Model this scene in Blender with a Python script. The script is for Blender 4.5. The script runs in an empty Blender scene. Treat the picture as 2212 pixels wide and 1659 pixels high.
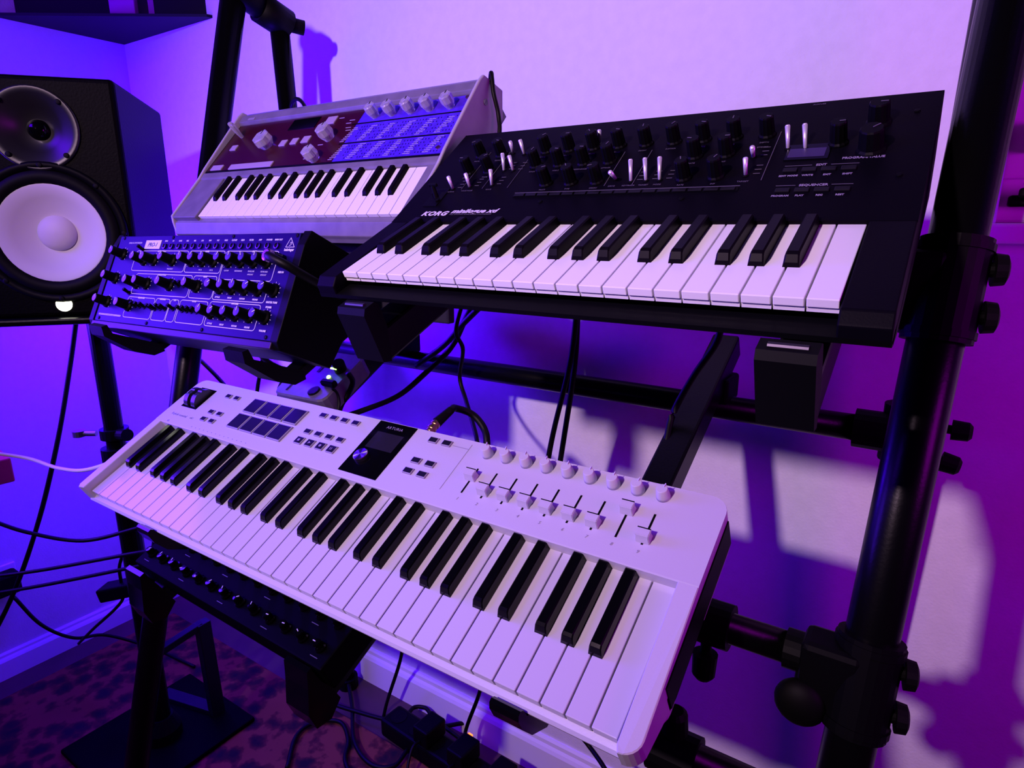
import bpy, bmesh, math, random
from mathutils import Vector, Matrix, Euler
random.seed(7)
R = math.radians
SC = bpy.context.scene
COL = SC.collection
# ------------------------------------------------------------------ camera
H = 1.15                                   # camera height above the floor
FPX, CX, CY = 1374.29, 1106.0, 829.5       # focal length in pixels of the 2212x1659 frame
YAW, PITCH, ROLL = R(33.763), R(14.1406), R(0.0665)
_f = Vector((-math.sin(YAW)*math.cos(PITCH), math.cos(YAW)*math.cos(PITCH), -math.sin(PITCH)))
_r0 = Vector((math.cos(YAW), math.sin(YAW), 0)); _d0 = _f.cross(_r0)
_r = math.cos(ROLL)*_r0 + math.sin(ROLL)*_d0; _d = -math.sin(ROLL)*_r0 + math.cos(ROLL)*_d0
CO = Vector((0, 0, H))
cd = bpy.data.cameras.new('camera'); cam = bpy.data.objects.new('camera', cd); COL.objects.link(cam)
cd.sensor_width = 36.0; cd.lens = FPX/2212*36; cd.clip_start = .02; cd.clip_end = 50
cam.matrix_world = Matrix(((_r.x, -_d.x, -_f.x, 0), (_r.y, -_d.y, -_f.y, 0), (_r.z, -_d.z, -_f.z, H), (0, 0, 0, 1)))
SC.camera = cam
SC.view_settings.view_transform = 'Standard'; SC.view_settings.look = 'None'
SC.view_settings.gamma = 1; SC.view_settings.use_curve_mapping = False; SC.view_settings.exposure = 0.0
# ------------------------------------------------------------------ world and lamps
w = bpy.data.worlds.new('world'); SC.world = w; w.use_nodes = True
w.node_tree.nodes['Background'].inputs[0].default_value = (.25, .0, .6, 1)
w.node_tree.nodes['Background'].inputs[1].default_value = .004
def lamp(name, kind, loc, power, color, size=.1, aim=None, size_y=None):
    l = bpy.data.lights.new(name, kind); l.energy = power; l.color = color
    o = bpy.data.objects.new(name, l); COL.objects.link(o); o.location = loc
    if kind == 'AREA':
        l.shape = 'RECTANGLE' if size_y else 'DISK'; l.size = size
        if size_y: l.size_y = size_y
        o.rotation_euler = (Vector(aim)-Vector(loc)).to_track_quat('-Z', 'Y').to_euler()
    else: l.shadow_soft_size = size
    if kind == 'SPOT':
        l.spot_size = R(78); l.spot_blend = 1.0
        o.rotation_euler = (Vector(aim)-Vector(loc)).to_track_quat('-Z', 'Y').to_euler()
    return o
lamp('key_lamp', 'SPOT', (-.54, -.90, 1.75), 126, (.95, .62, .87), .045, (-.50, .98, 1.12))
lamp('blue_led_panel', 'AREA', (-1.60, -.70, 1.95), 27, (.10, .0, 1.0), .8, (-1.5, .9, 1.1), .45)
lamp('screen_glow', 'AREA', (-1.76, .135, 1.18), 36.0, (.085, .012, 1.0), .5, (-.5, .82, 1.0), .66)
lamp('corner_led', 'POINT', (-1.67, .735, .99), 20, (.03, .0, 1.0), .05)
lamp('added_blue_fill', 'POINT', (-1.15, .755, 1.03), 20, (.06, .0, 1.0), .04)  # unseen fill, added to turn the wall below the black synthesizer bluer
lamp('magenta_lamp', 'AREA', (.80, .42, 1.20), 7, (.46, .0, .66), .3, (.15, .98, 1.0), .3)
# ------------------------------------------------------------------ picking helpers
def ray(u, v): return _r*((u-CX)/FPX) + _d*((v-CY)/FPX) + _f
def at(u, v, **k):
    (a, b), = k.items(); d = ray(u, v); i = 'xyz'.index(a)
    return CO + d*((b-CO[i])/d[i])
# ------------------------------------------------------------------ materials
MATS = {}
def mat(name, color, rough=.5, metal=0, emit=None, estr=0, trans=0, noise=None, bump=None, coat=0, spec=.5, ior=1.45, alpha=1):
    if name in MATS: return MATS[name]
    m = bpy.data.materials.new(name); m.use_nodes = True; nt = m.node_tree; b = nt.nodes['Principled BSDF']
    b.inputs['Base Color'].default_value = (*color, 1); b.inputs['Roughness'].default_value = rough
    b.inputs['Metallic'].default_value = metal; b.inputs['Transmission Weight'].default_value = trans
    b.inputs['Coat Weight'].default_value = coat; b.inputs['Specular IOR Level'].default_value = spec; b.inputs['IOR'].default_value = ior
    b.inputs['Alpha'].default_value = alpha
    if emit: b.inputs['Emission Color'].default_value = (*emit, 1); b.inputs['Emission Strength'].default_value = estr
    if noise or bump:
        tc = nt.nodes.new('ShaderNodeTexCoord')
    if noise:
        sc, c2, lo, hi = noise
        n = nt.nodes.new('ShaderNodeTexNoise'); n.inputs['Scale'].default_value = sc; n.inputs['Detail'].default_value = 5
        nt.links.new(tc.outputs['Object'], n.inputs['Vector'])
        cr = nt.nodes.new('ShaderNodeValToRGB'); cr.color_ramp.elements[0].color = (*color, 1); cr.color_ramp.elements[1].color = (*c2, 1)
        cr.color_ramp.elements[0].position = lo; cr.color_ramp.elements[1].position = hi
        nt.links.new(n.outputs['Fac'], cr.inputs['Fac']); nt.links.new(cr.outputs['Color'], b.inputs['Base Color'])
    if bump:
        sc, st = bump
        n = nt.nodes.new('ShaderNodeTexNoise'); n.inputs['Scale'].default_value = sc; n.inputs['Detail'].default_value = 3
        nt.links.new(tc.outputs['Object'], n.inputs['Vector'])
        bp = nt.nodes.new('ShaderNodeBump'); bp.inputs['Strength'].default_value = st; bp.inputs['Distance'].default_value = .002
        nt.links.new(n.outputs['Fac'], bp.inputs['Height']); nt.links.new(bp.outputs['Normal'], b.inputs['Normal'])
    MATS[name] = m; return m
M_WALL = mat('wall_paint', (.66, .66, .69), .85, noise=(60, (.61, .61, .64), .3, .8), bump=(260, .25))
M_TRIM = mat('trim_paint', (.74, .74, .76), .45, bump=(80, .05))
M_FLOOR = mat('floor_wood', (.10, .055, .035), .45, noise=(9, (.05, .028, .02), .3, .7))
M_WHITE = mat('white_plastic', (.50, .485, .54), .42, bump=(500, .06))
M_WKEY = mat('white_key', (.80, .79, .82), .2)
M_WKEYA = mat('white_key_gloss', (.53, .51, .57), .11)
M_BKEY = mat('black_key', (.0016, .0016, .002), .16, spec=.24)
M_BKEYM = mat('black_key_matte', (.0030, .0022, .0036), .42, spec=.08)
M_BLACK = mat('black_plastic', (.0018, .0018, .0022), .5, spec=.09)
M_BLACKM = mat('black_powder_metal', (.0015, .0015, .0018), .3, spec=.15, bump=(300, .05))
M_RUB = mat('black_rubber', (.0015, .0015, .0015), .6, spec=.12)
M_GLOSS = mat('black_gloss', (.0015, .0015, .002), .1, spec=.3)
M_KPANEL = mat('dark_panel_aluminium', (.0022, .0016, .0036), .5, spec=.05, bump=(700, .04))
M_CHROME = mat('satin_chrome', (.86, .80, .92), .38, .55)
M_DCHROME = mat('dull_metal', (.30, .28, .31), .4, 1)
M_PRINT = mat('white_print', (.62, .60, .66), .6)
M_GREYPR = mat('grey_print', (.25, .22, .30), .6)
M_DIMPR = mat('dim_print', (.10, .09, .12), .6)
M_PADS = mat('dark_pad_rubber', (.005, .0045, .006), .5, spec=.3)
M_BTNEDGE = mat('button_edge', (.28, .26, .32), .5)
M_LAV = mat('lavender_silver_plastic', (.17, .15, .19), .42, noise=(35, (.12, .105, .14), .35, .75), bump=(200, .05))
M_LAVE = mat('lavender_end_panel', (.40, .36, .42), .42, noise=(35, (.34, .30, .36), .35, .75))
M_RED = mat('oxblood_panel', (.030, .0012, .0035), .28)
M_LITSILV = mat('blue_lit_silver_panel', (.075, .022, .55), .32, noise=(140, (.055, .015, .45), .4, .6))  # pale silver panel with the blue light put into its base colour
M_CLEAR = mat('clear_acrylic', (.86, .82, .92), .14, trans=.72, ior=1.40)
M_KEYCAP = mat('pale_button', (.34, .26, .36), .4)
M_NAVY = mat('navy_panel', (.003, .0008, .062), .45, spec=.14)
M_CONE = mat('white_cone', (.62, .60, .64), .55, bump=(120, .05))
M_SPK = mat('black_cabinet', (.0012, .001, .0012), .5, spec=.05, bump=(250, .2))
M_GREY = mat('grey_metal_box', (.10, .09, .11), .42, noise=(90, (.075, .068, .085), .4, .7))
M_REDBOX = mat('red_card', (.42, .05, .03), .6)
M_WOOD = mat('red_brown_wood', (.07, .008, .004), .4, noise=(18, (.04, .005, .003), .35, .7))
M_LEDW = mat('led_white', (1, 1, 1), .4, emit=(1, 1, .72), estr=9)
M_LEDG = mat('led_green', (.2, 1, .05), .4, emit=(.45, 1, .12), estr=9)
M_LEDR = mat('led_red', (1, .1, .02), .4, emit=(1, .09, .01), estr=6)
M_LEDP = mat('led_pink', (1, .7, 1), .4, emit=(1, .55, 1), estr=1.6)
M_OLED = mat('display_glass', (.028, .016, .075), .3)
M_LITMETAL = mat('blue_lit_black_metal', (.004, .003, .012), .45, spec=.3)  # black strut metal, the blue light on it mixed into the colour
M_WCABLE = mat('white_cable', (.6, .56, .6), .5)
M_CABLE = mat('black_cable', (.0015, .0015, .0018), .5, spec=.2)
M_GOLD = mat('gold_metal', (.75, .5, .3), .3, 1)
M_GLASS = mat('window_glass', (.3, .25, .3), .05, alpha=.12)
M_BLIND = mat('blind_fabric', (.62, .50, .62), .8)
# ------------------------------------------------------------------ mesh helpers
def meshobj(name, bm, m, parent=None, loc=None, rot=None, smooth=False):
    me = bpy.data.meshes.new(name); bm.normal_update(); bm.to_mesh(me); bm.free()
    if smooth:
        for p in me.polygons: p.use_smooth = True
    me.materials.append(m)
    return link(name, me, parent, loc, rot)
def link(name, me, parent=None, loc=None, rot=None):
    o = bpy.data.objects.new(name, me); COL.objects.link(o); o.parent = parent
    if loc is not None: o.location = loc
    if rot is not None: o.rotation_euler = rot
    return o
def bx(bm, x0, x1, y0, y1, z0, z1, bev=0, seg=2):
    vs = [bm.verts.new((x, y, z)) for x in (x0, x1) for y in (y0, y1) for z in (z0, z1)]
    fs = [(0, 1, 3, 2), (4, 6, 7, 5), (0, 4, 5, 1), (2, 3, 7, 6), (0, 2, 6, 4), (1, 5, 7, 3)]
    F = [bm.faces.new([vs[i] for i in f]) for f in fs]
    if bev:
        es = list({e for f in F for e in f.edges})
        bmesh.ops.bevel(bm, geom=es, offset=bev, segments=seg, affect='EDGES', profile=.5)
    return bm
def box(x0, x1, y0, y1, z0, z1, bev=0, seg=2): return bx(bmesh.new(), x0, x1, y0, y1, z0, z1, bev, seg)
def loft(bm, rings, cap=True, closed=True):
    vr = [[bm.verts.new(p) for p in r] for r in rings]; n = len(vr[0])
    for a, b in zip(vr, vr[1:]):
        for i in range(n if closed else n-1):
            j = (i+1) % n
            try: bm.faces.new((a[i], a[j], b[j], b[i]))
            except ValueError: pass
    if cap:
        bm.faces.new(vr[0][::-1]); bm.faces.new(vr[-1])
    bmesh.ops.recalc_face_normals(bm, faces=bm.faces[:])
    return bm
def lathe(prof, n=20, bm=None, cap=True):
    bm = bm or bmesh.new()
    return loft(bm, [[(r*math.cos(2*math.pi*i/n), r*math.sin(2*math.pi*i/n), z) for i in range(n)] for r, z in prof], cap)
def rod(bm, a, b, r, n=14, r2=None):
    a, b = Vector(a), Vector(b); d = (b-a).normalized(); q = d.to_track_quat('Z', 'Y').to_matrix()
    def ring(c, rr): return [c + q @ Vector((rr*math.cos(2*math.pi*i/n), rr*math.sin(2*math.pi*i/n), 0)) for i in range(n)]
    return loft(bm, [ring(a, r), ring(b, r2 or r)])
def bar(bm, a, b, wdt, hgt, up=(0, 0, 1), bev=.002):
    """a box-section bar from a to b"""
    a, b = Vector(a), Vector(b); d = b-a; L = d.length; d.normalize(); s = d.cross(Vector(up)).normalized(); u = s.cross(d)
    t = bmesh.new(); bx(t, -wdt/2, wdt/2, 0, L, -hgt/2, hgt/2, bev)
    mtx = Matrix(((s.x, d.x, u.x, a.x), (s.y, d.y, u.y, a.y), (s.z, d.z, u.z, a.z), (0, 0, 0, 1)))
    t.transform(mtx); me = bpy.data.meshes.new('tmp'); t.to_mesh(me); t.free(); bm.from_mesh(me); bpy.data.meshes.remove(me)
    return bm
def catmull(pts, k=8):
    P = [Vector(p) for p in pts]; P = [P[0]*2-P[1]] + P + [P[-1]*2-P[-2]]; out = []
    for i in range(1, len(P)-2):
        for j in range(k):
            t = j/k; a, b, c, d = P[i-1:i+3]
            out.append(.5*((2*b)+(c-a)*t+(2*a-5*b+4*c-d)*t*t+(3*b-a-3*c+d)*t**3))
    out.append(P[-2]); return out
def tube(bm, pts, r, n=8, k=8):
    C = catmull(pts, k) if k > 1 else [Vector(p) for p in pts]; rings = []; up = Vector((.21, .37, .9))
    for i, c in enumerate(C):
        t = (C[min(i+1, len(C)-1)]-C[max(i-1, 0)]).normalized(); s = t.cross(up).normalized(); u = s.cross(t)
        rings.append([c+s*(r*math.cos(2*math.pi*j/n))+u*(r*math.sin(2*math.pi*j/n)) for j in range(n)])
    return loft(bm, rings)
def prism(bm, prof, x0, x1, bev=0):
    """extrude a (y,z) outline along x"""
    loft(bm, [[(x, y, z) for y, z in prof] for x in (x0, x1)])
    if bev: bmesh.ops.bevel(bm, geom=bm.edges[:], offset=bev, segments=2, affect='EDGES', profile=.5)
    return bm
def tag(o, label, cat, group=None):
    o['label'] = label; o['category'] = cat
    if group: o['group'] = group
    return o
def thing(name, label, cat, loc=(0, 0, 0), rot=(0, 0, 0), group=None):
    o = bpy.data.objects.new(name, None); COL.objects.link(o); o.empty_display_size = .05
    o.location = loc; o.rotation_euler = rot
    return tag(o, label, cat, group)
def struct(name, bm, m, parent=None, smooth=False):
    o = meshobj(name, bm, m, parent, smooth=smooth)
    if parent is None: o['kind'] = 'structure'
    return o
def text(body, size, parent, m, loc, rot=(0, 0, 0), align='LEFT', shear=0, fat=0, space=1, name='lettering', sx=1):
    c = bpy.data.curves.new('txt', 'FONT'); c.body = body; c.size = size; c.align_x = align; c.shear = shear
    c.offset = fat; c.space_character = space; c.resolution_u = 2; c.extrude = .00012
    t = bpy.data.objects.new('txt', c); COL.objects.link(t)
    dg = bpy.context.evaluated_depsgraph_get(); me = bpy.data.meshes.new_from_object(t.evaluated_get(dg))
    bpy.data.objects.remove(t); bpy.data.curves.remove(c)
    me.materials.clear(); me.materials.append(m)
    o = link(name, me, parent, loc, rot); o.scale.x = sx
    return o
def strip(bm, pts, wd, z=.0004, closed=False):
    """printed line along (x,y) points, as thin raised ink"""
    n = len(pts)
    for i in range(n if closed else n-1):
        a, b = Vector(pts[i]), Vector(pts[(i+1) % n]); d = (b-a)
        if d.length < 1e-7: continue
        d.normalize(); s = Vector((-d.y, d.x))*wd/2; a = a-d*wd/2; b = b+d*wd/2
        loft(bm, [[(p.x, p.y, zz) for p in (a-s, b-s, b+s, a+s)] for zz in (z-.0003, z)])
    return bm
# ------------------------------------------------------------------ the room
YW, XW = .98, -1.90
struct('floor', box(XW, 2.2, -2.0, YW, -.03, 0), M_FLOOR)
bm = bmesh.new()                                             # back wall with a window opening on the right
WX0, WX1, WZ0, WZ1 = .045, 1.05, 1.15, 2.15
for a in ((XW-.1, WX0, 0, 2.45), (WX1, 2.2, 0, 2.45), (WX0, WX1, 0, WZ0), (WX0, WX1, WZ1, 2.45)):
    bx(bm, a[0], a[1], YW, YW+.12, a[2], a[3])
struct('wall_back', bm, M_WALL)
struct('wall_left', box(XW-.1, XW, -2.0, YW, 0, 2.45), M_WALL)
def board(x0, x1, h, t):                                     # skirting with a rounded, stepped top
    return [(0, 0), (t, 0), (t, h*.72), (t*.8, h*.80), (t*.55, h*.86), (t*.5, h*.95), (t*.3, h), (0, h)]
bm = bmesh.new(); loft(bm, [[(x, YW-a, b) for a, b in board(0, 0, .095, .016)] for x in (XW+.015, 2.2)]); struct('baseboard_back', bm, M_TRIM)
bm = bmesh.new(); loft(bm, [[(XW+a, y, b) for a, b in board(0, 0, .068, .016)] for y in (-2.0, YW)]); struct('baseboard_left', bm, M_TRIM)
# window at the far right
win = struct('window_1', box(WX0, WX1, YW+.085, YW+.115, WZ0, WZ0+.055, .004), M_TRIM)
for a in ((WX0, WX0+.05, WZ0+.055, WZ1-.05), (WX1-.05, WX1, WZ0+.055, WZ1-.05), (WX0, WX1, WZ1-.05, WZ1)):
    struct('window_frame', box(a[0], a[1], YW+.085, YW+.115, a[2], a[3], .004), M_TRIM, win)
struct('pane', box(WX0+.05, WX1-.05, YW+.097, YW+.101, WZ0+.055, WZ1-.05), M_GLASS, win)
struct('window_sill', box(WX0-.02, WX1+.02, YW-.022, YW+.09, WZ0-.024, WZ0, .004), M_TRIM, win)
bm = bmesh.new(); bx(bm, WX0+.012, WX0+.062, YW+.06, YW+.085, WZ0+.02, WZ0+.034, .003); rod(bm, (WX0+.03, YW+.085, WZ0+.028), (WX0+.03, YW+.045, WZ0+.036), .006); bx(bm, WX0+.02, WX0+.12, YW+.042, YW+.052, WZ0+.030, WZ0+.042, .003)
struct('window_stay', bm, M_BLACK, win)
bm = bmesh.new(); bx(bm, WX0+.022, WX0+.032, YW+.06, YW+.084, WZ0+.085, WZ0+.12, .003); bx(bm, WX0+.024, WX0+.030, YW+.05, YW+.06, WZ0+.045, WZ0+.115, .002)
struct('window_latch', bm, M_BLACK, win)
struct('window_blind', box(WX0+.02, WX1-.02, YW+.125, YW+.132, WZ0+.01, WZ1-.01), M_BLIND, win)

# ------------------------------------------------------------------ keys shared by the three keyboards
BLK = (1, 2, 4, 5, 6); BSH = (-.12, .12, -.15, 0, .15)
def key_meshes(pitch, ln, zt, bw, bl, bh, y0, gap, mk, wm, bmat, skirt=.004):
    b = box(gap/2, pitch-gap/2, 0, ln, -zt, 0, .0007 if pitch < .021 else .0009)
    if skirt: bx(b, gap/2, pitch-gap/2, .0016, .006, -zt-skirt, -zt+.001)
    b.normal_update(); wme = bpy.data.meshes.new('white_key'); b.to_mesh(wme); b.free(); wme.materials.append(wm)
    b = bmesh.new()                                         # black key: sloping nose, tapered sides
    sec = []
    for y, zz, hw in ((y0-.0005, -.001, bw/2), (y0+.0005, bh*.35, bw/2*.93), (y0+.0035, bh*.86, bw/2*.84), (y0+.0065, bh, bw/2*.80), (y0+bl, bh*.96, bw/2*.80)):
        e = .0012
        sec.append([(-bw/2, y, -.004), (-bw/2, y, -.001), (-hw, y, max(zz-e, -.0008)), (-hw+e, y, zz), (hw-e, y, zz), (hw, y, max(zz-e, -.0008)), (bw/2, y, -.001), (bw/2, y, -.004)])
    loft(b, sec); bme = bpy.data.meshes.new('black_key'); b.to_mesh(bme); b.free(); bme.materials.append(bmat)
    return wme, bme
def lay_keys(parent, n, pitch, wme, bme):
    for i in range(n): link('white_key', wme, parent, (i*pitch, 0, 0))
    for i in range(1, n):
        m = i % 7
        if m in BLK and i < n: link('black_key', bme, parent, ((i+BSH[BLK.index(m)])*pitch, 0, 0))

# ------------------------------------------------------------------ white controller keyboard (front)
TA = Vector((-1.00399, .38124, H-.38242)); THA = R(28.9)
A = thing('controller_keyboard', 'white 61-key controller keyboard with pads, faders and screen at the front', 'keyboard', TA, (THA, 0, 0))
PA = .0235; PZ = .0135
def Aw(x, y, z):                                            # local -> world for the stand parts
    c, s = math.cos(THA), math.sin(THA); return TA+Vector((x, y*c-z*s, y*s+z*c))
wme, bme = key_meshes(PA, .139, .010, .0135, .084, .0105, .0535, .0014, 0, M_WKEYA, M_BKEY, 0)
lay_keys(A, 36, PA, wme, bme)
XL, XR, YB = -.018, .866, .238
def rr(x0, x1, y0, y1, r, n=6):                             # rounded rectangle
    pts = []
    for cx, cy, a0 in ((x1-r, y1-r, 0), (x0+r, y1-r, 90), (x0+r, y0+r, 180), (x1-r, y0+r, 270)):
        for i in range(n+1):
            a = R(a0+90*i/n); pts.append((cx+r*math.cos(a), cy+r*math.sin(a)))
    return pts
def slab(bm, outline, z0, z1, bev=.0015):
    loft(bm, [[(x, y, z0) for x, y in outline], [(x, y, z1-bev) for x, y in outline],
              [(x+(-bev*.7 if x > (XL+XR)/2 else bev*.7), y, z1-bev*.3) for x, y in outline], [(x+(-bev*1.4 if x > (XL+XR)/2 else bev*1.4), y+(-bev*.5 if y > .1 else bev*.3), z1) for x, y in outline]])
    return bm
bm = bmesh.new(); slab(bm, rr(XL, XR, .030, YB, .018), -.040, -.0125, .002); meshobj('body', bm, M_WHITE, A)
# top panel behind the keys
bm = bmesh.new()
o = rr(XL, XR, .1375, YB, .0175)
o = [p for p in o if p[1] > .156] ; o = o + [(XL, .1375), (XR, .1375)]
loft(bm, [[(x, y, z) for x, y in o] for z in (-.0125, PZ-.0012)] + [[(x, y+(.0012 if y < .14 else -.0006), PZ) for x, y in o]]); meshobj('top_panel', bm, M_WHITE, A)
for x0, x1, nm in ((XL, -.0015, 'cheek'), (.8475, XR, 'cheek')):
    bm = bmesh.new(); r = .016 if x0 > 0 else .006; pts = []
    if x0 > 0: pts = [(x0, .1375), (x0, -.004)] + [(x1-r+r*math.sin(R(a)), -.010+r-r*math.cos(R(a))) for a in range(0, 91, 15)] + [(x1, .1375)]
    else: pts = [(x1, .1375), (x1, -.004), (x0+.004, -.006), (x0, -.002), (x0, .1375)]
    zc = .0050 if x0 > 0 else .0115
    loft(bm, [[(x, y+(.055 if y < .1 else 0), -.040) for x, y in pts], [(x, y, -.0185) for x, y in pts]] + [[(x, y, (zc-.001) if y < .1 else PZ-.001) for x, y in pts], [(x+(.0008 if x < (x0+x1)/2 else -.0008), y+(.0008 if y < .1 else 0), zc if y < .1 else PZ) for x, y in pts]])
    meshobj(nm, bm, M_WHITE, A)
bm = bmesh.new(); prism(bm, [(.003, -.0108), (-.0045, -.0128), (-.0072, -.0158), (-.0068, -.0190), (.034, -.040), (.06, -.040), (.06, -.0108)], XL+.006, XR-.018); meshobj('front_lip', bm, M_WHITE, A)
for a in ((XR, XR+.0012, .001), (XL-.0012, XL, .004)): meshobj('side_trim', box(a[0], a[1], .050, YB-.016, -.034, a[2]), M_BLACK, A)
# printed groove line, lettering
bm = bmesh.new(); strip(bm, [(.536, .2235), (.5605, .2235)], .0006, PZ+.0003); strip(bm, [(.5605, .231), (.5605, .160)], .0006, PZ+.0003); meshobj('divider_line', bm, M_GREYPR, A)
for i in range(9): text(str(i+1), .0052, A, M_GREYPR, (.5895+.0267*i, .153, PZ+.0002), align='CENTER', shear=.2)
text('KeyLab essential', .0062, A, M_GREYPR, (.0035, .1555, PZ+.0002)); text('mk3', .0052, A, M_GREYPR, (.0535, .1562, PZ+.0002)); text('61', .005, A, M_GREYPR, (.012, .1405, PZ+.0002))
bm = bmesh.new()
for i in range(14): bx(bm, .078+i*.0105, .0792+i*.0105, .1428, .1440, PZ-.0003, PZ+.0003)
meshobj('scale_dots', bm, M_GREYPR, A)
# screen block
o = meshobj('screen_panel', box(.4035, .4695, .1462, .2395-.003, PZ-.002, PZ+.0007, .0004), M_GLOSS, A)
meshobj('screen', box(.4140, .4600, .1895, .2180, PZ+.0004, PZ+.0009), mat('lcd_dark', (.016, .014, .022), .12), o)
text('ARTURIA', .0062, o, M_GREYPR, (.4365, .2255, PZ+.0009), align='CENTER', space=1.15)
bm = lathe([(.0100, 0), (.0100, .0045), (.0094, .0054), (.0001, .0055)], 36)
dm = mat('brushed_dial', (.62, .56, .72), .34, 1); tn = dm.node_tree.nodes.new('ShaderNodeTangent'); tn.direction_type = 'RADIAL'; tn.axis = 'Z'
dm.node_tree.nodes['Principled BSDF'].inputs['Anisotropic'].default_value = .92; dm.node_tree.links.new(tn.outputs[0], dm.node_tree.nodes['Principled BSDF'].inputs['Tangent'])
meshobj('encoder_knob', bm, dm, o, (.4225, .1735, PZ+.0006))
# buttons and pads
def button(nm, x, y, wx, wy, hz, inset=.0011, icon=None):
    b = meshobj(nm, box(-wx/2, wx/2, -wy/2, wy/2, -.001, hz, .0008), M_BTNEDGE, A, (x, y, PZ))
    meshobj('button_cap', box(-wx/2+inset, wx/2-inset, -wy/2+inset, wy/2-inset, hz-.0005, hz+.0004, .0003), M_PADS, b)
    if icon: meshobj('button_icon', icon, M_GREYPR, b)
    return b
for x, y in ((.086, .2145), (.1075, .2145), (.0865, .178), (.108, .178), (.0865, .162), (.108, .162)): button('button', x, y, .0125, .0085, .0022)
for r_, ys in ((0, .2215), (1, .1888)):
    for i in range(4): button('button', .3035+.0217*i, ys, .0130, .0085, .0022)
for i in range(4):
    ic = bmesh.new(); z = .0027
    if i == 0: bx(ic, -.002, .002, -.002, .002, z, z+.0002)
    elif i == 1: loft(ic, [[(-.0018, -.0024, a), (-.0018, .0024, a), (.0026, 0, a)] for a in (z, z+.0002)])
    elif i == 2: ic = lathe([(.0022, z), (.0022, z+.0002)], 16)
    else: bx(ic, -.0022, -.0012, -.002, .002, z, z+.0002); bx(ic, .0004, .0014, -.002, .002, z, z+.0002)
    button('transport_button', .3035+.0217*i, .1712, .0145, .0125, .0022, icon=ic)
for x, y in ((.505, .2240), (.5265, .2240), (.5035, .1885), (.5255, .1885), (.5035, .1715), (.5255, .1715)): button('button', x, y, .0140, .0090, .0022)
for ys in (.2075, .1745):
    for i in range(4): button('drum_pad', .1625+.0316*i, ys, .0292, .0290, .0028, .0016)
# wheels in a dark well
meshobj('wheel_well', box(.004, .046, .1745, .2200, PZ-.004, PZ+.0004, .0003), M_GLOSS, A)
for x in (.014, .034):
    bm = bmesh.new(); n = 28
    rings = []
    for i in range(n+1):
        a = R(20+140*i/n); rad = .0205 - (.0016 if abs(i-n/2) < 3 else 0)
        rings.append([(sx, .1975-rad*math.cos(a), -.006+rad*math.sin(a)) for sx in (-.0052, .0052)] + [(.0052, .1975, -.008), (-.0052, .1975, -.008)])
    loft(bm, rings); meshobj('pitch_wheel' if x < .02 else 'mod_wheel', bm, mat('wheel_rubber', (.02, .02, .03), .25), A, (x, 0, PZ))
# nine knobs and nine faders
kb = lathe([(.0072, 0), (.0070, .004), (.0058, .0125), (.0053, .0133), (.0001, .0134)], 24); kme = bpy.data.meshes.new('knob'); kb.to_mesh(kme); kb.free(); kme.materials.append(M_WHITE)
for p in kme.polygons: p.use_smooth = abs(p.normal.z) < .8
pb = bmesh.new(); loft(pb, [[(-.0007, .002, .0125), (.0007, .002, .0125), (.0004, .0056, .0125), (-.0004, .0056, .0125)], [(-.0005, .003, .0150), (.0005, .003, .0150), (.0003, .0056, .0165), (-.0003, .0056, .0165)]]); pme = bpy.data.meshes.new('knob_pointer'); pb.to_mesh(pme); pb.free(); pme.materials.append(M_WHITE)
cb = bmesh.new(); loft(cb, [[(x*.0072, y*.0056, 0) for x, y in ((-1, -1), (1, -1), (1, 1), (-1, 1))], [(x*.0064, y*.0044, .006) for x, y in ((-1, -1), (1, -1), (1, 1), (-1, 1))], [(x*.0068, y*.0046+.0008, .0105) for x, y in ((-1, -1), (1, -1), (1, 1), (-1, 1))]])
bmesh.ops.bevel(cb, geom=cb.edges[:], offset=.0006, segments=2, affect='EDGES'); cme = bpy.data.meshes.new('fader_cap'); cb.to_mesh(cme); cb.free(); cme.materials.append(M_WHITE)
lb = box(-.0066, .0066, .0042, .0050, .0104, .0112); lme = bpy.data.meshes.new('fader_line'); lb.to_mesh(lme); lb.free(); lme.materials.append(M_BLACK)
sb = box(-.0011, .0011, -.0185, .0185, -.002, .00025); sme = bpy.data.meshes.new('fader_slot'); sb.to_mesh(sme); sb.free(); sme.materials.append(M_BLACK)
FY = (.186, .1715, .1720, .1715, .1712, .1712, .1710, .1960, .1700)
for i in range(9):
    x = .5895+.0268*i
    k = link('knob', kme, A, (x, .2225, PZ), (0, 0, R(-8-3*i))); link('knob_pointer', pme, k)
    s = link('fader_slot', sme, A, (x, .1815, PZ)); c = link('fader_cap', cme, s, (0, FY[i]-.1815, 0)); link('fader_line', lme, s, (0, FY[i]-.1815, 0))
bm = bmesh.new(); rod(bm, (.470, YB-.002, -.005), (.470, YB+.014, -.005), .0045); meshobj('jack_socket', bm, M_DCHROME, A)

# ------------------------------------------------------------------ black analogue synthesizer (upper right)
TK = Vector((-.49374, .43603, H-.04564)); THK = R(24.19)
K = thing('analogue_synthesizer', 'black slim-key analogue synthesizer with chrome toggle switches on the upper tier', 'synthesizer', TK, (THK, 0, 0))
PK = .0202; SL = R(12.92)
def kp(x, y, z=0): return (x, .109+y*math.cos(SL)-z*math.sin(SL), .003+y*math.sin(SL)+z*math.cos(SL))
wme, bme = key_meshes(PK, .111, .0065, .0115, .0682, .0092, .0405, .0011, 0, M_WKEY, M_BKEYM, .004)
lay_keys(K, 22, PK, wme, bme)
prof = [(.1095, .003), (.279, .042), (.283, .039), (.283, -.015), (.262, -.043), (.02, -.034), (-.010, -.024), (-.010, -.0205), (.109, -.020)]
bm = bmesh.new(); prism(bm, prof, -.025, .475); meshobj('body', bm, M_KPANEL, K)
bm = bmesh.new()                                            # front tray edge and side cheeks
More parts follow.
